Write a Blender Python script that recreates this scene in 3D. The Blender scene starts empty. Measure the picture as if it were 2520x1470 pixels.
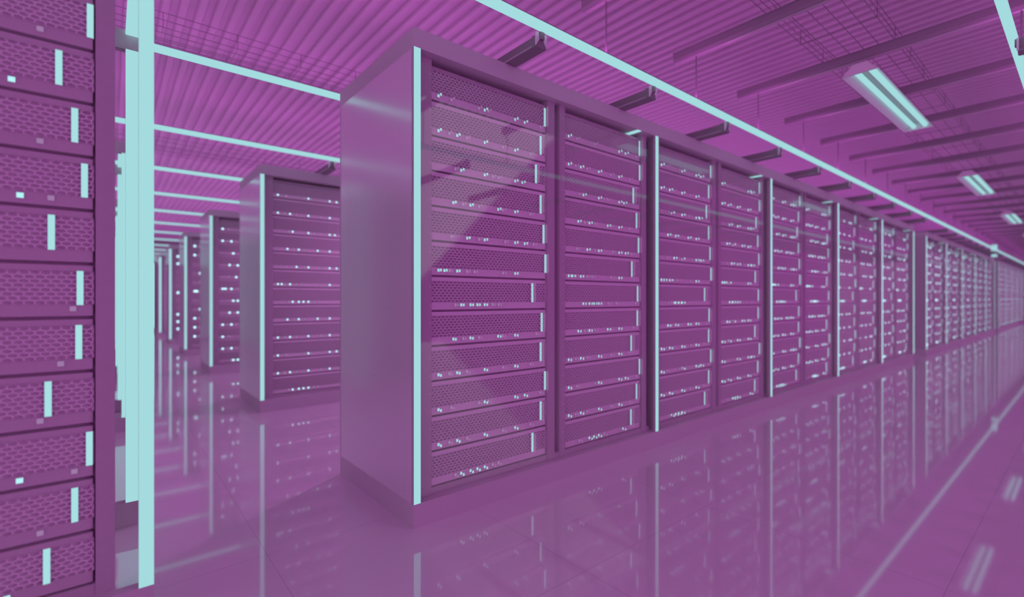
import bpy, math, random
from mathutils import Vector
random.seed(7)
sc = bpy.context.scene
col = sc.collection

# ---------------------------------------------------------------- measures (metres)
YAW = 0.69333                    # camera heading, clockwise from +Y
EYE = 1.011
X0, Y0 = 1.0215, 1.9022          # front corner of the near cabinet
UNIT = 1.8215                    # cabinet pitch along the row
TAIL = 0.054                     # end frame at the far end of each bank
AISLE = 0.9136                   # cross aisle between banks
ROW = 2.8061                     # row pitch
DEPTH = 0.8774
ZTOP, ZBOT, ZRACK = 2.1146, 0.1077, 2.2
BANK = 5 * UNIT + TAIL + AISLE
SEAM0, PITCH = 2.0943, 0.16302   # server seams
FACE = 0.058                     # server face behind the cabinet front

# ---------------------------------------------------------------- materials
def mat(name, color, rough=.5, metal=0., spec=.5, noise=0., nscale=40., bump=0.):
    m = bpy.data.materials.new(name); m.use_nodes = True
    nt = m.node_tree; b = nt.nodes['Principled BSDF']
    b.inputs['Roughness'].default_value = rough
    b.inputs['Metallic'].default_value = metal
    b.inputs['Specular IOR Level'].default_value = spec
    c = (*color, 1) if len(color) == 3 else color
    if noise:
        tc = nt.nodes.new('ShaderNodeTexCoord'); n = nt.nodes.new('ShaderNodeTexNoise')
        n.inputs['Scale'].default_value = nscale; n.inputs['Detail'].default_value = 4
        nt.links.new(tc.outputs['Object'], n.inputs['Vector'])
        r = nt.nodes.new('ShaderNodeMapRange')
        r.inputs['To Min'].default_value = 1 - noise; r.inputs['To Max'].default_value = 1 + noise
        nt.links.new(n.outputs['Fac'], r.inputs['Value'])
        mx = nt.nodes.new('ShaderNodeVectorMath'); mx.operation = 'SCALE'
        mx.inputs[0].default_value = c[:3]
        nt.links.new(r.outputs['Result'], mx.inputs['Scale'])
        nt.links.new(mx.outputs['Vector'], b.inputs['Base Color'])
        if bump:
            bp = nt.nodes.new('ShaderNodeBump'); bp.inputs['Strength'].default_value = bump
            bp.inputs['Distance'].default_value = .002
            nt.links.new(n.outputs['Fac'], bp.inputs['Height']); nt.links.new(bp.outputs['Normal'], b.inputs['Normal'])
    else:
        b.inputs['Base Color'].default_value = c
    return m

def emit(name, color, strength=1., sampling='AUTO'):
    m = bpy.data.materials.new(name); m.use_nodes = True
    nt = m.node_tree; nt.nodes.clear()
    e = nt.nodes.new('ShaderNodeEmission'); o = nt.nodes.new('ShaderNodeOutputMaterial')
    e.inputs['Color'].default_value = (*color, 1); e.inputs['Strength'].default_value = strength
    nt.links.new(e.outputs[0], o.inputs[0])
    m.cycles.emission_sampling = sampling
    return m

CYAN = (.373, .708, .738)
M = {}
M['cyan'] = emit('cyan_led', CYAN)
M['cyan_dot'] = emit('cyan_indicator', CYAN, 1., 'NONE')
_E = {}
def lit(st, dot=False):
    k = (round(st, 2), dot)
    if k not in _E: _E[k] = emit('cyan_dot_%d' % (st*100) if dot else 'cyan_led_%d' % (st*100), CYAN, st, 'NONE' if dot else 'AUTO')
    return _E[k]
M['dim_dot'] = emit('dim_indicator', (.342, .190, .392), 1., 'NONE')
M['frame'] = mat('cabinet_frame', (.60, .60, .60), .45, noise=.04, spec=.3)
M['cap'] = mat('cabinet_trim', (.70, .70, .70), .6, noise=.05, nscale=90, spec=.3)
M['seam'] = mat('server_recess', (.6, .6, .6), .6, spec=.2)
M['bezel'] = mat('server_bezel', (.95, .95, .95), .5, noise=.05, nscale=120, spec=.35)
M['wire'] = mat('server_mesh', (.97, .97, .97), .4, spec=.4)
M['hole'] = mat('server_mesh_back', (.66, .66, .66), .6, spec=.2)
M['screw'] = mat('steel_screw', (.9, .9, .9), .35, spec=.6)
M['steel'] = mat('galvanised_steel', (.86, .86, .88), .16, metal=.9)
M['beam'] = mat('painted_beam', (.30, .30, .30), .5, noise=.04, spec=.5)
M['lampbody'] = mat('lamp_housing', (.85, .85, .86), .35, spec=.5)
M['wall'] = mat('wall_paint', (.8, .78, .8), .6, noise=.04, nscale=6)
M['rod'] = mat('hanger_steel', (.28, .28, .28), .4)
M['gridwire'] = mat('tray_wire', (.27, .27, .27), .25, spec=.7)
M['flange'] = mat('beam_flange', (.5, .5, .5), .3, spec=.6)
M['reflector'] = mat('lamp_reflector', (.5, .5, .5), .45)

# brushed end panel
m = mat('brushed_panel', (.95, .95, .96), .27, metal=.25); M['brushed'] = m
nt = m.node_tree; b = nt.nodes['Principled BSDF']
b.inputs['Coat Weight'].default_value = 1; b.inputs['Coat IOR'].default_value = 2.5; b.inputs['Coat Roughness'].default_value = .17
tc = nt.nodes.new('ShaderNodeTexCoord'); mp = nt.nodes.new('ShaderNodeMapping')
mp.inputs['Scale'].default_value = (3, 3, 90); mp.inputs['Rotation'].default_value = (math.radians(8), 0, 0)
n = nt.nodes.new('ShaderNodeTexNoise'); n.inputs['Scale'].default_value = 2.2; n.inputs['Detail'].default_value = 6
nt.links.new(tc.outputs['Object'], mp.inputs['Vector']); nt.links.new(mp.outputs['Vector'], n.inputs['Vector'])
r = nt.nodes.new('ShaderNodeMapRange'); r.inputs['To Min'].default_value = .22; r.inputs['To Max'].default_value = .42
nt.links.new(n.outputs['Fac'], r.inputs['Value']); nt.links.new(r.outputs['Result'], b.inputs['Roughness'])
bp = nt.nodes.new('ShaderNodeBump'); bp.inputs['Strength'].default_value = .12; bp.inputs['Distance'].default_value = .002
nt.links.new(n.outputs['Fac'], bp.inputs['Height']); nt.links.new(bp.outputs['Normal'], b.inputs['Normal'])

# glass pane: clear with a coated, mirror-like surface
m = bpy.data.materials.new('coated_glass'); m.use_nodes = True; M['glass'] = m
nt = m.node_tree; nt.nodes.clear()
o = nt.nodes.new('ShaderNodeOutputMaterial'); mx = nt.nodes.new('ShaderNodeMixShader')
t = nt.nodes.new('ShaderNodeBsdfTransparent'); g = nt.nodes.new('ShaderNodeBsdfGlossy')
g.inputs['Roughness'].default_value = .03
lw = nt.nodes.new('ShaderNodeLayerWeight')
pw = nt.nodes.new('ShaderNodeMath'); pw.operation = 'POWER'; pw.inputs[1].default_value = 3.0     # facing: same from both sides
nt.links.new(lw.outputs['Facing'], pw.inputs[0])
ma = nt.nodes.new('ShaderNodeMapRange'); ma.inputs['To Min'].default_value = .05; ma.inputs['To Max'].default_value = .30
nt.links.new(pw.outputs[0], ma.inputs['Value']); nt.links.new(ma.outputs['Result'], mx.inputs[0]); nt.links.new(t.outputs[0], mx.inputs[1]); nt.links.new(g.outputs[0], mx.inputs[2])
nt.links.new(mx.outputs[0], o.inputs[0])

# reflection of each bar in the glass, painted as a faint glowing strip
m = bpy.data.materials.new('painted_bar_reflection'); m.use_nodes = True; M['lens'] = m  # 'lens' holds the painted reflection of the bars, not a lens
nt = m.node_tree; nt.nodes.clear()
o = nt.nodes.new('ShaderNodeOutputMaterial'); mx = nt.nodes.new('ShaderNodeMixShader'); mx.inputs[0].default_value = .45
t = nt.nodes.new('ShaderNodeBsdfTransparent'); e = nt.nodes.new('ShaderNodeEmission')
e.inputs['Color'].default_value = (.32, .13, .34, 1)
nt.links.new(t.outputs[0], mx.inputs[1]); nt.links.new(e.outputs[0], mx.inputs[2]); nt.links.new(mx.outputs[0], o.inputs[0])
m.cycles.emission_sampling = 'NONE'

# polished floor with faint tile joints
m = bpy.data.materials.new('polished_floor'); m.use_nodes = True; M['floor'] = m
nt = m.node_tree; b = nt.nodes['Principled BSDF']
tc = nt.nodes.new('ShaderNodeTexCoord'); sx = nt.nodes.new('ShaderNodeSeparateXYZ')
nt.links.new(tc.outputs['Object'], sx.inputs[0])
def math_node(op, a, bval=None, c=None):
    k = nt.nodes.new('ShaderNodeMath'); k.operation = op
    for i, v in enumerate((a, bval, c)):
        if v is None: continue
        if isinstance(v, (int, float)): k.inputs[i].default_value = v
        else: nt.links.new(v, k.inputs[i])
    return k.outputs[0]
def joint(axis, off):
    u = math_node('SUBTRACT', sx.outputs[axis], off)
    f = math_node('PINGPONG', u, .439)
    return math_node('LESS_THAN', f, .0016)
j = math_node('MAXIMUM', joint('X', .478), joint('Y', 1.207 - .878 * 10))
nz = nt.nodes.new('ShaderNodeTexNoise'); nz.inputs['Scale'].default_value = 1.6; nz.inputs['Detail'].default_value = 7
nt.links.new(tc.outputs['Object'], nz.inputs['Vector'])
rr = nt.nodes.new('ShaderNodeMapRange'); rr.inputs['To Min'].default_value = .84; rr.inputs['To Max'].default_value = .96
nt.links.new(nz.outputs['Fac'], rr.inputs['Value'])
cm = math_node('MULTIPLY', rr.outputs['Result'], math_node('SUBTRACT', 1.0, math_node('MULTIPLY', j, .22)))
cc = nt.nodes.new('ShaderNodeCombineColor')
for i in range(3): nt.links.new(cm, cc.inputs[i])
nt.links.new(cc.outputs[0], b.inputs['Base Color'])
r2 = nt.nodes.new('ShaderNodeMapRange'); r2.inputs['To Min'].default_value = .36; r2.inputs['To Max'].default_value = .46
nt.links.new(nz.outputs['Fac'], r2.inputs['Value']); nt.links.new(r2.outputs['Result'], b.inputs['Roughness'])
b.inputs['IOR'].default_value = 1.7
b.inputs['Coat Weight'].default_value = 1.0; b.inputs['Coat IOR'].default_value = 2.0
r3 = nt.nodes.new('ShaderNodeMapRange'); r3.inputs['To Min'].default_value = .038; r3.inputs['To Max'].default_value = .058
nt.links.new(nz.outputs['Fac'], r3.inputs['Value']); nt.links.new(r3.outputs['Result'], b.inputs['Coat Roughness'])

M['ceiling'] = mat('corrugated_sheet', (.52, .52, .52), .38, noise=.04, nscale=10, spec=.5)

# ---------------------------------------------------------------- mesh helpers
class MB:
    def __init__(s): s.v = []; s.f = []; s.mi = []; s.mats = []
    def mslot(s, m):
        if m not in s.mats: s.mats.append(m)
        return s.mats.index(m)
    def box(s, x0, x1, y0, y1, z0, z1, m=None):
        k = s.mslot(m); n = len(s.v)
        s.v += [(x0,y0,z0),(x1,y0,z0),(x1,y1,z0),(x0,y1,z0),(x0,y0,z1),(x1,y0,z1),(x1,y1,z1),(x0,y1,z1)]
        s.f += [(n,n+3,n+2,n+1),(n+4,n+5,n+6,n+7),(n,n+1,n+5,n+4),(n+1,n+2,n+6,n+5),(n+2,n+3,n+7,n+6),(n+3,n,n+4,n+7)]
        s.mi += [k]*6
        return s
    def lamp(s, x0, x1, y0, y1, z0, z1, side, m):      # box whose front (-Y) alone is the lit diffuser
        s.box(x0, x1, y0, y1, z0, z1, side); k = s.mslot(m); s.mi[-4] = k
        return s
    def prism_y(s, prof, y0, y1, m=None):        # profile of (x, z), counter-clockwise seen from -Y
        k = s.mslot(m); n = len(s.v); c = len(prof)
        s.v += [(x, y0, z) for x, z in prof] + [(x, y1, z) for x, z in prof]
        s.f.append(tuple(range(n, n+c))); s.f.append(tuple(range(n+2*c-1, n+c-1, -1)))
        for i in range(c):
            jx = (i+1) % c
            s.f.append((n+jx, n+i, n+c+i, n+c+jx))
        s.mi += [k]*(c+2)
        return s
    def prism_x(s, prof, x0, x1, m=None):        # profile of (y, z)
        k = s.mslot(m); n = len(s.v); c = len(prof)
        s.v += [(x0, y, z) for y, z in prof] + [(x1, y, z) for y, z in prof]
        s.f.append(tuple(range(n+c-1, n-1, -1))); s.f.append(tuple(range(n+c, n+2*c)))
        for i in range(c):
            jx = (i+1) % c
            s.f.append((n+i, n+jx, n+c+jx, n+c+i))
        s.mi += [k]*(c+2)
        return s
    def cyl(s, a, b_, r, m=None, seg=10):
        k = s.mslot(m); a = Vector(a); b_ = Vector(b_); d = (b_-a).normalized()
        u = d.orthogonal().normalized(); w = d.cross(u); n = len(s.v)
        for p in (a, b_):
            for i in range(seg):
                t = 2*math.pi*i/seg; s.v.append(tuple(p + r*(math.cos(t)*u + math.sin(t)*w)))
        s.f.append(tuple(range(n+seg-1, n-1, -1))); s.f.append(tuple(range(n+seg, n+2*seg)))
        for i in range(seg):
            jx = (i+1) % seg; s.f.append((n+i, n+jx, n+seg+jx, n+seg+i))
        s.mi += [k]*(seg+2)
        return s
    def mesh(s, name):
        me = bpy.data.meshes.new(name); me.from_pydata(s.v, [], s.f)
        for m in s.mats: me.materials.append(m)
        me.polygons.foreach_set('material_index', s.mi); me.update()
        return me

def link(name, data, parent=None, loc=(0, 0, 0)):
    o = bpy.data.objects.new(name, data); col.objects.link(o); o.location = loc
    if parent: o.parent = parent
    return o
def tag(o, label, cat, group=None, kind=None):
    o['label'] = label; o['category'] = cat
    if group: o['group'] = group
    o['kind'] = kind or 'thing'
    return o
def empty(name, loc, label, cat, group=None):
    return tag(link(name, None, None, loc), label, cat, group)
def bevel(o, w, seg=2):
    b = o.modifiers.new('edge', 'BEVEL'); b.width = w; b.segments = seg; b.limit_method = 'ANGLE'
    return o
def structure(o): o['kind'] = 'structure'; return o

ORD = ['first','second','third','fourth','fifth','sixth','seventh','eighth','ninth','tenth','eleventh','twelfth','thirteenth','fourteenth',
       'fifteenth','sixteenth','seventeenth','eighteenth','nineteenth','twentieth','twenty-first','twenty-second','twenty-third','twenty-fourth',
       'twenty-fifth','twenty-sixth','twenty-seventh','twenty-eighth','twenty-ninth','thirtieth','thirty-first','thirty-second','thirty-third','thirty-fourth','thirty-fifth']

# ---------------------------------------------------------------- the room
XL, XR, YF, YB, ZC = -10.0, 31.9, -6.0, 23.4, 3.10
YC = -.6                           # roof sheet cut short here so the bright patch reaches the glass doors
structure(link('floor', MB().box(XL, XR, YF, YB, -.2, 0, M['floor']).mesh('floor')))
# corrugated ceiling: ribs run along Y, pitch 0.1 m
me = MB(); pitch = .103; k = me.mslot(M['ceiling'])
prof = []
x = XL; 
while x < XR:
    prof += [(x, ZC), (x+.030, ZC), (x+.042, ZC+.024), (x+.080, ZC+.024), (x+.092, ZC)]; x += pitch
prof.append((x, ZC))
n = len(prof)
me.v = [(px, YC, pz) for px, pz in prof] + [(px, YB, pz) for px, pz in prof] + [(px, YC, ZC+.2) for px, pz in (prof[0], prof[-1])] + [(px, YB, ZC+.2) for px, pz in (prof[0], prof[-1])]
for i in range(n-1): me.f.append((i, i+1, n+i+1, n+i)); me.mi.append(k)
me.f.append((2*n+1, 2*n, 2*n+2, 2*n+3)); me.mi.append(k)
structure(link('ceiling', me.mesh('ceiling')))
structure(link('wall_back', MB().box(XL, XR+.2, YB, YB+.2, 0, ZC+.2, M['wall']).mesh('wall_back')))
structure(link('wall_right', MB().box(XR, XR+.2, YF, YB, 0, ZC+.2, M['wall']).mesh('wall_right')))

# ---------------------------------------------------------------- server meshes (local: x from the cabinet's left edge, y from its front, z from the lower seam)
BX0, BX1 = .1175, .8520
def chassis_mesh(rim, band, hole):
    b = MB(); g = .0055
    b.box(BX0+.004, BX1-.004, .0685, .36, g, PITCH-g, hole)                # body, its face shows through the mesh
    b.box(BX0, BX1, FACE+.002, .07, g, .0395, band)                       # lower band
    b.box(BX0, BX1, FACE+.002, .07, .1395, PITCH-g, rim)                 # upper rim
    b.box(BX1-.003, BX1+.003, FACE+.0035, .07, .0395, .1395, M['bezel'])             # right cheek
    b.box(BX0+.006, BX1-.006, .085, .2, -.0065, g, M['seam'])                      # dark joint under the server
    return b.mesh('rack_server')
def grille_mesh():
    b = MB(); k = b.mslot(M['wire'])
    x0, x1, z0, z1 = BX0, BX1+.003, .0395, .1395
    a, rp, w = .0225, .0125, .0014
    rows = 8
    yf, yb = .0570, .0610
    for r in range(rows):
        zc = z0 + (r+.5)*rp
        nx = int((x1-x0)/a)+2
        for c in range(-1, nx):
            xc = x0 + (c+.5)*a + (a/2 if r % 2 else 0)
            if xc+a/2 <= x0 or xc-a/2 >= x1: continue
            hz = rp*2/3
            outer = [(xc, zc+hz), (xc-a/2, zc+hz/2), (xc-a/2, zc-hz/2), (xc, zc-hz), (xc+a/2, zc-hz/2), (xc+a/2, zc+hz/2)]
            s1 = 1-2*w/a; s2 = 1-w/(hz*.80)
            inner = [(xc+(px-xc)*s1, zc+(pz-zc)*s2) for px, pz in outer]
            cl = lambda p: (min(max(p[0], x0), x1), min(max(p[1], z0), z1))
            outer = [cl(p) for p in outer]; inner = [cl(p) for p in inner]
            n = len(b.v)
            b.v += [(px, yf, pz) for px, pz in outer] + [(px, yf, pz) for px, pz in inner] + [(px, yb, pz) for px, pz in inner]
            for i in range(6):
                jx = (i+1) % 6
                b.f.append((n+i, n+jx, n+6+jx, n+6+i)); b.mi.append(k)
                b.f.append((n+6+i, n+6+jx, n+12+jx, n+12+i)); b.mi.append(k)
    return b.mesh('grille')
M['darkband'] = mat('smoked_band', (.66, .66, .66), .5, noise=.05, nscale=120, spec=.3)
M['palemesh'] = mat('pale_mesh_back', (.86, .86, .86), .6, spec=.2)
ME_CH, ME_TOP, ME_GR = chassis_mesh(M['bezel'], M['bezel'], M['hole']), chassis_mesh(M['frame'], M['bezel'], M['hole']), grille_mesh()
ME_DARK = chassis_mesh(M['darkband'], M['darkband'], M['palemesh'])
# mid: lamp face on the bezel; the nearer square is its glass reflection, built as a glowing copy
def led_mesh(w, h, mat_base, mat_refl, refl):
    b = MB()
    b.lamp(-w/2, w/2, -.003, 0, -h/2, h/2, M['frame'], mat_base)
    if refl: b.lamp(-w*.42, w*.42, -.0245, -.0225, -h*.45, h*.45, M['refl_edge'], mat_refl)
    return b.mesh('indicator_light')
M['dim_reflection'] = emit('dim_reflection', (.315, .135, .345), 1., 'NONE')  # colour of a dim indicator's painted reflection
M['refl_edge'] = mat('reflection_edge', (.7, .7, .7), .3)  # sides of the glowing reflection squares
def led(kind, refls, spec):
    w, h, st = spec
    key = ('led', kind, refls, spec)
    if key not in MESHES:
        MESHES[key] = (led_mesh(w, h, lit(st, True), lit(st*.9, True) if st > 1 else lit(1, True), refls) if kind == 'b'
                       else led_mesh(w, h, M['dim_dot'], M['dim_reflection'], refls))
    return MESHES[key]
def bar(st):
    if ('bar', st) not in MESHES:
        MESHES['bar', st] = MB().lamp(-.0078, .0078, -.003, .003, .038, .141, M['bezel'], lit(st)).mesh('light_bar')
    return MESHES['bar', st]
MESHES = {}
bb = MB(); bb.box(-.0062, .0062, -.0245, -.0225, .038, .141, M['lens']); ME_BAR_REFL = bb.mesh('bar_reflection')  # dim strip ahead of the bar, its painted reflection

PATTERN = ['b160 d231 d393 b428 d451 b628 b695 d810', 'b160 d220 b264 d321 b428 d546 b628 d736', 'd254 b287 b428 d479 d517 b628 b678',
 'b242 d298 b341 d393 b514 d545 b628 d736', 'd231 b322 d393 b428 d561 b628 b695 d759', 'b160 b192 d221 b264 d321 d366 d546 b628',
 'd254 b287 b342 b383 b428 d479 d517', 'b242 d299 b341 d393 b514 d545 b628 d780', 'b160 d220 b264 d321 b428 d546 b628 d736',
 'b160 d231 d393 b428 d451 b628 b695 d810', 'b160 d220 b264 d321 b428 d546 b628 d736', 'd254 b287 b342 b383 b428 d479 d517']
PATTERN_R = list(PATTERN)
PATTERN_R[0] = 'b160 d231 d393 b628 b694 d810'; PATTERN_R[11] = 'd252 b341 b383 b428 d479 b668'; PATTERN_R[9] = 'b160 d231 d393 b428 b628 b694 d810'
PATTERN_R[6] = 'b286 b341 b383 b428 d517 d600 d807'
BARS = [843, 811, 776, 811, 833, 847, 749, 819, 811, 844, 811, 750]
BARS_R = [844, 846, 776, 811, 833, 760, 823, 820, 753, 844, 811, 750]
def led_row_mesh(bay, i, spec):
    key = ('row', bay, i, spec); w, h, st = spec
    if key not in MESHES:
        b = MB()
        for t in (PATTERN, PATTERN_R)[bay][i].split():
            if t[0] == 'd': continue
            x = int(t[1:])/1000
            b.lamp(x-w/2, x+w/2, -.003, 0, .0270-h/2, .0270+h/2, M['frame'], lit(st, True))
        MESHES[key] = b.mesh('indicator_lights')
    return MESHES[key]

def add_server(L, yf, bay, i, phrase, detail, refls, group, spec=(.0120, .0140, 1.0), barst=1.0, dark=False):
    """i = 0 (top) .. 11 (bottom); bay 0 left, 1 right"""
    z = SEAM0 - PITCH*(i+1)
    s = link('rack_server', ME_DARK if dark else ME_CH if i else ME_TOP, None, (L + bay*.876, yf, z))
    tag(s, '%s server from the top, %s' % (ORD[i], phrase) if i < 11 else 'bottom server, %s' % phrase, 'server', group)
    link('grille', ME_GR, s)
    bx = (BARS, BARS_R)[bay][i]/1000
    link('light_bar', bar(barst), s, (bx, FACE, 0))
    if refls: link('bar_reflection', ME_BAR_REFL, s, (bx, FACE, 0))
    if detail:
        for t in (PATTERN, PATTERN_R)[bay][i].split():
            link('indicator_light', led(t[0], refls, spec), s, (int(t[1:])/1000, FACE+.002, .027))
    else:
        link('indicator_lights', led_row_mesh(bay, i, spec), s, (0, FACE+.002, 0))
    return s

# ---------------------------------------------------------------- cabinet
def post_mesh(x0, x1, screws=()):
    b = MB().box(x0, x1, .045, .09, ZBOT, ZTOP, M['frame'])
    for sx_ in screws:
        for q in range(24):
            zz = .165 + .0815*q
            b.cyl((sx_, .0455, zz), (sx_, .0435, zz), .0035, M['screw'], 8)
    return b.mesh('post')
def shared(key, fn):
    if key not in MESHES: MESHES[key] = fn()
    return MESHES[key]
def cabinet(L, yf, label, group, first=False, panel='brushed', last=False, glass=True, st=1.0):
    R = UNIT
    c = empty('server_cabinet', (L, yf, 0), label, 'server cabinet', group)
    w = R if not last else 1.7806
    E_ = R + TAIL
    def cap():
        b = MB().box(0, w, 0, DEPTH, ZTOP, ZRACK, M['cap'])
        if last:
            b.box(w, E_, 0, .04, ZTOP, ZRACK, M['cap']); b.box(w, E_, DEPTH-.04, DEPTH, ZTOP, ZRACK, M['cap'])
        return b.mesh('top_cap')
    def plinth():
        b = MB().box(0, w, 0, DEPTH, 0, ZBOT, M['cap'])
        if last:
            b.box(w, E_, 0, .04, 0, ZBOT, M['cap']); b.box(w, E_, DEPTH-.04, DEPTH, 0, ZBOT, M['cap'])
        return b.mesh('plinth')
    link('top_cap', shared(('cap', last), cap), c); link('plinth', shared(('pl', last), plinth), c)
    def backing():
        b = MB()
        b.box(.012 if first else 0, w, .118, .13, ZTOP-.05, ZTOP, M['frame'])           # set-back header over the servers
        b.box(.055, BX0+.02, .09, .36, ZBOT, ZTOP-.05, M['frame'])
        b.box(BX1-.02, .876+BX0+.02, .09, .36, ZBOT, ZTOP-.05, M['frame'])
        b.box(.876+BX1-.02, w, .09, .36, ZBOT, ZTOP-.05, M['frame'])
        b.box(.04, w, .05, .11, ZBOT, .1382, M['frame'])                                 # sill
        return b.mesh('frame')
    link('frame', shared(('fr', first, last), backing), c)
    if not last:
        link('filler_panel', shared('fill', lambda: MB().box(1.7806, UNIT, .10, .112, ZBOT, ZTOP, M['frame']).mesh('filler_panel')), c)
    link('rear_panel', shared(('rear', last), lambda: MB().box(0, w, DEPTH-.012, DEPTH, ZBOT, ZTOP, M['frame']).mesh('rear_panel')), c)
    for key, a, b_, scw in (('p0', .041, BX0-.001, (.108,)), ('p1', .8555, .909, ()), ('p2', .948, 1.0015-.008, (.975,)), ('p3', 1.7344, 1.7806, ())):
        link('post', shared(key, lambda: post_mesh(a, b_, scw)), c)
    link('light_strip', shared(('strip', st), lambda: MB().lamp(0, .034, -.002, .016, ZBOT, ZTOP, M['frame'], lit(st)).mesh('light_strip')), c)
    link('soffit_lamp', shared('sof', lambda: MB().box(1.630, 1.668, .004, .108, ZTOP-.004, ZTOP+.002, M['cyan']).mesh('soffit_lamp')), c)
    if first:
        link('side_panel', shared(('side', panel), lambda: MB().box(0, .012, .017, DEPTH-.013, ZBOT, ZTOP, M[panel]).mesh('side_panel')), c)
        link('light_strip', shared('istrip', lambda: MB().box(.19, .235, DEPTH-.03, DEPTH-.012, ZBOT, ZTOP, M['cyan']).mesh('rear_light_strip')), c)
    if glass:
        link('glass_door', shared('gl0', lambda: MB().box(.044, .944, .031, .035, ZBOT+.004, 2.088, M['glass']).mesh('glass_door')), c)
        link('glass_door', shared('gl1', lambda: MB().box(.950, 1.812, .031, .035, ZBOT+.004, 2.088, M['glass']).mesh('glass_door')), c)
    if last:
        link('light_strip', shared(('es0', st), lambda: MB().lamp(E_-.0385, E_, -.002, .016, ZBOT, ZTOP, M['frame'], lit(st)).mesh('light_strip')), c)
        link('light_strip', shared('es1', lambda: MB().lamp(E_-.054, E_, DEPTH-.045, DEPTH-.02, ZBOT, ZTOP, M['frame'], M['cyan']).mesh('light_strip')), c)
        link('light_strip', shared('es2', lambda: MB().box(E_-.054, E_, .04, DEPTH-.04, ZRACK-.02, ZRACK, M['cyan']).mesh('light_strip')), c)
    return c

GS, GC = 'servers in the cabinets', 'double-bay server cabinets'
far = MB()                                    # everything beyond the 300 servers that show largest
def far_server(L, yf, bay, i):
    z = SEAM0 - PITCH*(i+1); x = L + bay*.876
    far.box(x+BX0, x+BX1, yf+FACE, yf+.3, z+.0055, z+PITCH-.0055, M['bezel'])
    bx = x + (BARS, BARS_R)[bay][i]/1000
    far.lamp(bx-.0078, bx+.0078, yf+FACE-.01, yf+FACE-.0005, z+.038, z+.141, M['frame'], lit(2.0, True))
    for t in (PATTERN, PATTERN_R)[bay][i].split():
        if t[0] == 'b':
            q = x + int(t[1:])/1000
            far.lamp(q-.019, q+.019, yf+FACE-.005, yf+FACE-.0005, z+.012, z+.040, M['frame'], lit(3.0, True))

BAY = ['left bay', 'right bay']
names0 = ['front row corner cabinet', 'second front row cabinet from the corner', 'third front row cabinet from the corner',
          'fourth front row cabinet from the corner', 'fifth front row cabinet from the corner']
for kx in range(5):
    L = X0 + kx*UNIT
    lab = ['nearest double-bay cabinet, its brushed metal end panel facing the cross aisle',
           'double-bay cabinet with glass doors, second from the corner in the front row',
           'double-bay cabinet with glass doors, third from the corner in the front row',
           'double-bay cabinet with glass doors, fourth from the corner in the front row',
           'last double-bay cabinet of the near bank, beside the far cross aisle'][kx]
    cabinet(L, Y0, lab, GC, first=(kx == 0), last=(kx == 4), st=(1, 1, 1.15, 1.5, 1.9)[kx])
    for bay in (0, 1):
        for i in range(12):
            q = 2*kx + bay
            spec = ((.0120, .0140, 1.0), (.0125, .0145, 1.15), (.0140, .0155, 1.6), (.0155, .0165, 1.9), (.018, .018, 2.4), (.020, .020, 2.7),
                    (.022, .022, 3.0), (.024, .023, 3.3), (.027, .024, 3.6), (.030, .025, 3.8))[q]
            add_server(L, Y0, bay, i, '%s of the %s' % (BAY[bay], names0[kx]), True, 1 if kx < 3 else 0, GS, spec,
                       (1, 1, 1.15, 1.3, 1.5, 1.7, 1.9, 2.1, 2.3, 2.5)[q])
names1 = ['first cabinet past the far cross aisle', 'second cabinet past the far cross aisle', 'third cabinet past the far cross aisle',
          'fourth cabinet past the far cross aisle', 'fifth cabinet past the far cross aisle']
for kx in range(5):
    L = X0 + BANK + kx*UNIT
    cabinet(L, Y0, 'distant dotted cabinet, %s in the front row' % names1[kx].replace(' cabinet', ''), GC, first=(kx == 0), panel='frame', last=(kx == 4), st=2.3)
    for bay in (0, 1):
        for i in range(12):
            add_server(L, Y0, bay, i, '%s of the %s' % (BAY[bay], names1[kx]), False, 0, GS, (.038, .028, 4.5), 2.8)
for kx in range(5):
    L = X0 + 2*BANK + kx*UNIT
    cabinet(L, Y0, 'blurred cabinet of the farthest bank, %s from its near end' % ORD[kx], GC, first=(kx == 0), panel='frame', last=(kx == 4), glass=False, st=2.3)
    for bay in (0, 1):
        for i in range(12): far_server(L, Y0, bay, i)
rowname = ['second row', 'third row', 'fourth row', 'fifth row', 'sixth row', 'seventh row']
for rI in range(1, 7):
    yf = Y0 + rI*ROW
    cabinet(X0, yf, 'corner cabinet of the %s back, its light strip facing the cross aisle' % rowname[rI-1], GC, first=True, glass=False, st=(1, 1, 1.1, 1.3, 1.5, 1.7)[rI-1])
    for i in range(12):
        if rI <= 4: add_server(X0, yf, 0, i, 'left bay of the corner cabinet, %s back' % rowname[rI-1], True, 0, GS, ((.015, .0155, 1.9), (.021, .021, 2.8), (.028, .028, 3.2), (.034, .034, 3.4))[rI-1], 1.2)
        else: far_server(X0, yf, 0, i)
        far_server(X0, yf, 1, i)
LX = X0 - AISLE - TAIL - UNIT
for rI in range(0, 5):
    yf = Y0 + rI*ROW
    cabinet(LX, yf, ['big cabinet at the left edge of the picture, open lit end frame',
                     'cabinet behind the left foreground cabinet, only its lit end showing'][rI] if rI < 2 else
            'left side cabinet of the %s back, only its lit end showing' % rowname[rI-1], GC, last=True, glass=False)
    if rI == 0:
        for i in range(12): add_server(LX, yf, 1, i, 'right bay of the cabinet at the left picture edge', True, 0, GS, (.0150, .0150, 1.3), 1.05, True)
        for i in range(12): far_server(LX, yf, 0, i)
tag(link('rack_server', far.mesh('distant_servers')), 'rows of tiny lit servers filling the farthest and hindmost cabinets', 'servers', GS, 'stuff')

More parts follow.
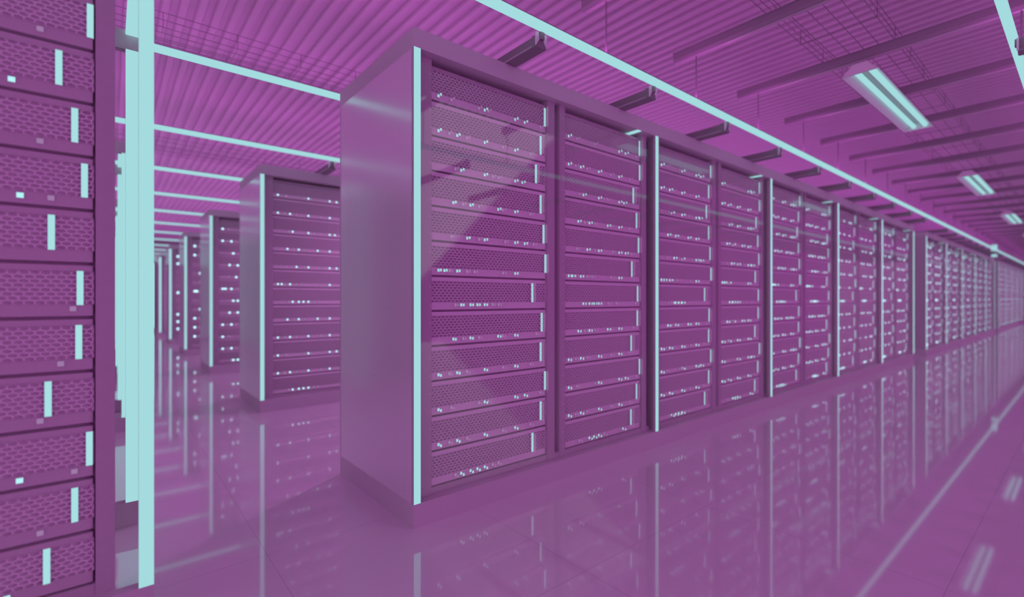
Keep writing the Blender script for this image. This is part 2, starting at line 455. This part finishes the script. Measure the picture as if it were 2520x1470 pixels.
# ---------------------------------------------------------------- ceiling light strips, hangers, beams
SY, SZ = 1.66, EYE + 1.279
XS0, XS1 = -9.0, 31.0
strips = []
BX = [2.03 + .9107*k for k in range(0, 32)]         # aisle beams
for n in range(-1, 15):
    y = SY + 1.403*n
    lab = ('long cyan light strip over the aisle at the upper right corner' if n < 0 else
           'long cyan light strip hanging just in front of the near cabinets' if n == 0 else
           'long cyan light strip, %s one behind the near strip, over the left aisle' % ORD[n-1])
    s = empty('ceiling_light_strip', (XS0, y, SZ), lab, 'light strip', 'long light strips under the ceiling')
    link('diffuser', shared('dif', lambda: MB().box(0, XS1-XS0, -.016, .016, -.016, .014, M['cyan']).mesh('diffuser')), s)
    link('rail', shared('rail', lambda: MB().box(0, XS1-XS0, -.016, .016, .0142, .020, M['steel']).mesh('rail')), s)
    if n in (-1, 0):
        for bx in BX:
            link('hanger_rod', shared('rod', lambda: MB().cyl((0, 0, .02), (0, 0, .31), .0045, M['rod'], 8).mesh('hanger_rod')), s, (bx-XS0, 0, 0))
    strips.append(s)

# aisle beams: rolled section with a rounded lower flange
ZB = EYE + 1.585
beam_prof = [(-.028, .055), (-.028, .016), (-.022, .006), (-.010, 0), (.010, 0), (.022, .006), (.028, .016), (.028, .055)]
def beam_mesh():
    b = MB().prism_y(beam_prof, 0, 1.60, M['beam'])
    b.box(-.034, .034, 0, 1.60, .055, .060, M['beam'])
    b.box(-.012, .012, 0, 1.60, -.004, .002, M['flange'])
    return b.mesh('ceiling_beam')
MEB = beam_mesh()
for k, bx in enumerate(BX):
    o = link('ceiling_beam', MEB, None, (bx, .21, ZB))
    tag(o, 'dark ceiling beam crossing the right aisle, %s from the near end' % ORD[k], 'beam', 'beams crossing the right aisle')

# row beams: bright folded steel channels lying over the cabinet tops between two strips
def channel():
    b = MB()
    p = [(-.034, 0), (.034, 0), (.034, .006), (.016, .030), (.016, .062), (-.016, .062), (-.016, .030), (-.034, .006)]
    b.prism_y(p, 0, 1.27, M['beam'])
    b.prism_y([(-.012, .036), (.012, .036), (.012, .070), (-.012, .070)], -.012, .05, M['beam'])
    for sgn in (-1, 1):
        b.prism_y([(sgn*.034, .004), (sgn*.034, .066), (sgn*.018, .066), (sgn*.014, .034)][::sgn], -.004, .004, M['lampbody'])
    b.box(-.033, -.029, .03, 1.2, .004, .010, M['lampbody'])
    return b.mesh('steel_channel')
MEC = channel()
RX = 1.575
for rI, cnt, y in ((0, 33, SY), (1, 4, SY+ROW), (2, 2, SY+2*ROW)):
    for k in range(cnt):
        if (RX + .9107*k - X0) % BANK > 5*UNIT: continue          # nothing to lie on over the cross aisle
        o = link('steel_channel', MEC, None, (RX + .9107*k, y+.02, ZRACK+.001))
        tag(o, 'bright folded steel channel over the %s, %s from the near end' % (['front row cabinets', 'second row cabinets', 'third row cabinets'][rI], ORD[k]),
            'beam', 'steel channels over the cabinet tops')
for k in range(0, 20):
    o = link('steel_channel', MEC, None, (RX + .9107*(k+1), SY-1.403-.02, ZRACK+.001)); o.rotation_euler = (0, 0, math.pi)
    tag(o, 'steel channel end at the upper right light strip, %s from the near end' % ORD[k], 'beam', 'steel channels at the right light strip')

# wire cable trays lying on the beams
def tray_mesh():
    b = MB(); r = .0017; W = .2
    Lx = XS1 - XS0
    for yy, zz in ((-W, .09), (-W, .045), (-W, 0), (-.12, 0), (-.04, 0), (.04, 0), (.12, 0), (W, 0), (W, .045), (W, .09)):
        b.box(0, Lx, yy-r, yy+r, zz-r, zz+r, M['gridwire'])
    q = .05
    while q < Lx:
        b.box(q-r, q+r, -W-r, W+r, -3*r, -r, M['gridwire'])
        b.box(q-r, q+r, -W-3*r, -W-r, 0, .09, M['gridwire']); b.box(q-r, q+r, W+r, W+3*r, 0, .09, M['gridwire'])
        q += .4
    return b.mesh('cable_tray')
MET = tray_mesh()
for k in range(0, 3):
    o = link('cable_tray', MET, None, (XS0, 1.0155 + k*ROW, ZB + .066))
    tag(o, ['wire cable tray above the right aisle', 'wire cable tray above the first aisle behind the near cabinets', 'wire cable tray above the second aisle behind'][k], 'cable tray', 'wire cable trays')

# fluorescent fixtures
def fixture(x, label):
    f = empty('ceiling_lamp', (x, .97, EYE+1.46), label, 'ceiling lamp', 'twin tube lamps over the right aisle')
    Lf = 1.64
    b = MB()
    b.prism_x([(-.035, .06), (.035, .06), (.035, .064), (-.035, .064)], 0, Lf, M['reflector'])
    b.prism_x([(-.10, -.004), (-.098, -.004), (-.033, .062), (-.036, .064)], 0, Lf, M['lampbody'])
    b.prism_x([(.098, -.004), (.10, -.004), (.036, .064), (.033, .062)], 0, Lf, M['lampbody'])
    b.prism_x([(-.018, .058), (-.006, .045), (.006, .045), (.018, .058)][::-1], .03, Lf-.03, M['reflector'])
    for e in (0, Lf-.012):
        b.prism_x([(-.10, -.004), (.10, -.004), (.036, .064), (-.036, .064)], e, e+.012, M['lampbody'])
    link('housing', shared('hous', lambda: b.mesh('housing')), f)
    for sgn in (-1, 1):
        link('tube', shared('tube', lambda: MB().cyl((.02, 0, .018), (Lf-.02, 0, .018), .0165, M['cyan'], 14).mesh('tube')), f, (0, -.010 + sgn*.038, .004))
    link('bracket', shared('brk', lambda: MB().box(.30, .33, -.02, .02, .064, .12, M['beam']).box(1.2, 1.23, -.02, .02, .064, .12, M['beam']).mesh('bracket')), f)
lamp_lab = ['nearest and largest twin tube ceiling lamp at the upper right', 'second twin tube ceiling lamp from the front',
            'third twin tube ceiling lamp, small near the right edge', 'fourth twin tube ceiling lamp at the right edge of the picture',
            'fifth twin tube ceiling lamp, far down the aisle', 'sixth twin tube ceiling lamp, far down the aisle']
for k in range(6): fixture(3.72 + 4.12*k, lamp_lab[k])

# junction box on the near light strip
j = empty('junction_box', (17.6, SY, SZ), 'small bright box where the near light strip meets its far end', 'junction box')
link('housing', MB().box(-.05, .05, -.05, .05, -.04, .11, M['cyan']).mesh('housing'), j)
link('pendant_lamp', MB().box(-.05, .05, -.05, .05, -.20, -.14, M['cyan']).box(-.012, .012, -.012, .012, -.14, -.03, M['steel']).mesh('pendant_lamp'), j)

# ---------------------------------------------------------------- light
VIO = (1.0, .13, .98)
def fill_uplight(y, k):  # added unseen violet fill above each strip, washing the ceiling
    l = bpy.data.lights.new('fill_uplight', 'AREA'); l.shape = 'RECTANGLE'; l.size = XS1-XS0; l.size_y = .06
    l.color = VIO; l.energy = UP * k * (XS1-XS0)
    o = bpy.data.objects.new('fill_uplight', l); col.objects.link(o)
    o.location = ((XS0+XS1)/2, y, SZ+.03); o.rotation_euler = (math.pi, 0, 0)
UP = 1.12
for n in range(-1, 15): fill_uplight(SY + 1.403*n, 1.0 if n < 1 else 1.5)

def fill_spot(x, y, e):
    l = bpy.data.lights.new('fill_spot', 'SPOT'); l.spot_size = math.radians(160); l.spot_blend = .7
    l.color = (1, .30, 1); l.energy = e; l.shadow_soft_size = .05
    o = bpy.data.objects.new('fill_spot', l); col.objects.link(o); o.location = (x, y, 2.45)
for k in range(1, 6):                    # added unseen spots that brighten the aisles behind the near cabinets
    for x in (2.7, 7.8): fill_spot(x, .9375 + ROW*k, 44)

w = bpy.data.worlds.new('World'); sc.world = w; w.use_nodes = True
nt = w.node_tree; bg = nt.nodes['Background']; bg.inputs['Strength'].default_value = 1.0
tc = nt.nodes.new('ShaderNodeTexCoord'); sx = nt.nodes.new('ShaderNodeSeparateXYZ')
nt.links.new(tc.outputs['Generated'], sx.inputs[0])
def wmath(op, a, b_=None):
    k = nt.nodes.new('ShaderNodeMath'); k.operation = op
    for q, v in enumerate((a, b_)):
        if v is None: continue
        if isinstance(v, (int, float)): k.inputs[q].default_value = v
        else: nt.links.new(v, k.inputs[q])
    return k.outputs[0]
def ramp(v, a, b_):
    mr = nt.nodes.new('ShaderNodeMapRange'); mr.interpolation_type = 'SMOOTHSTEP'
    mr.inputs['From Min'].default_value = a; mr.inputs['From Max'].default_value = b_
    nt.links.new(v, mr.inputs['Value']); return mr.outputs['Result']
def wmix(f, a, b_):
    mc = nt.nodes.new('ShaderNodeMix'); mc.data_type = 'RGBA'
    nt.links.new(f, mc.inputs[0])
    for q, v in ((6, a), (7, b_)):
        if isinstance(v, tuple): mc.inputs[q].default_value = (*v, 1)
        else: nt.links.new(v, mc.inputs[q])
    return mc.outputs[2]
# surround light: purple fill, paler left for end panels, added bright patch for reflections
c1 = wmix(ramp(sx.outputs['X'], -.70, -.98), (.40, .036, .39), (1.5, .80, 1.55))
dt = nt.nodes.new('ShaderNodeVectorMath'); dt.operation = 'DOT_PRODUCT'; dt.inputs[1].default_value = (-.656, -.334, .677)
nt.links.new(tc.outputs['Generated'], dt.inputs[0])
patch = wmath('MULTIPLY', ramp(dt.outputs['Value'], -.004, .006), wmath('MULTIPLY', ramp(sx.outputs['X'], .41, .44), ramp(sx.outputs['X'], .79, .76)))
patch = wmath('MULTIPLY', patch, ramp(dt.outputs['Value'], .30, .27))
patch = wmath('MULTIPLY', patch, ramp(sx.outputs['Y'], -.40, -.45))
c2 = wmix(patch, c1, (1.05, .85, 1.1))
nt.links.new(c2, bg.inputs['Color'])

# ---------------------------------------------------------------- camera
cam = bpy.data.cameras.new('Camera'); co = bpy.data.objects.new('Camera', cam); col.objects.link(co)
co.location = (0, 0, EYE); co.rotation_euler = (math.pi/2, 0, -YAW)
cam.sensor_fit = 'HORIZONTAL'; cam.sensor_width = 36; cam.lens = 36*1191.6/2520
cam.clip_start = .02; cam.clip_end = 200
cam.dof.use_dof = True; cam.dof.focus_distance = 2.1; cam.dof.aperture_fstop = .92
sc.camera = co

vs = sc.view_settings
vs.view_transform = 'Standard'; vs.look = 'None'; vs.exposure = 0; vs.gamma = 1; vs.use_curve_mapping = False
sc.cycles.use_denoising = True
sc.cycles.max_bounces = 7; sc.cycles.diffuse_bounces = 3; sc.cycles.glossy_bounces = 3
sc.cycles.use_adaptive_sampling = True; sc.cycles.adaptive_threshold = .02
sc.cycles.transparent_max_bounces = 12; sc.cycles.transmission_bounces = 4
sc.cycles.sample_clamp_indirect = 4
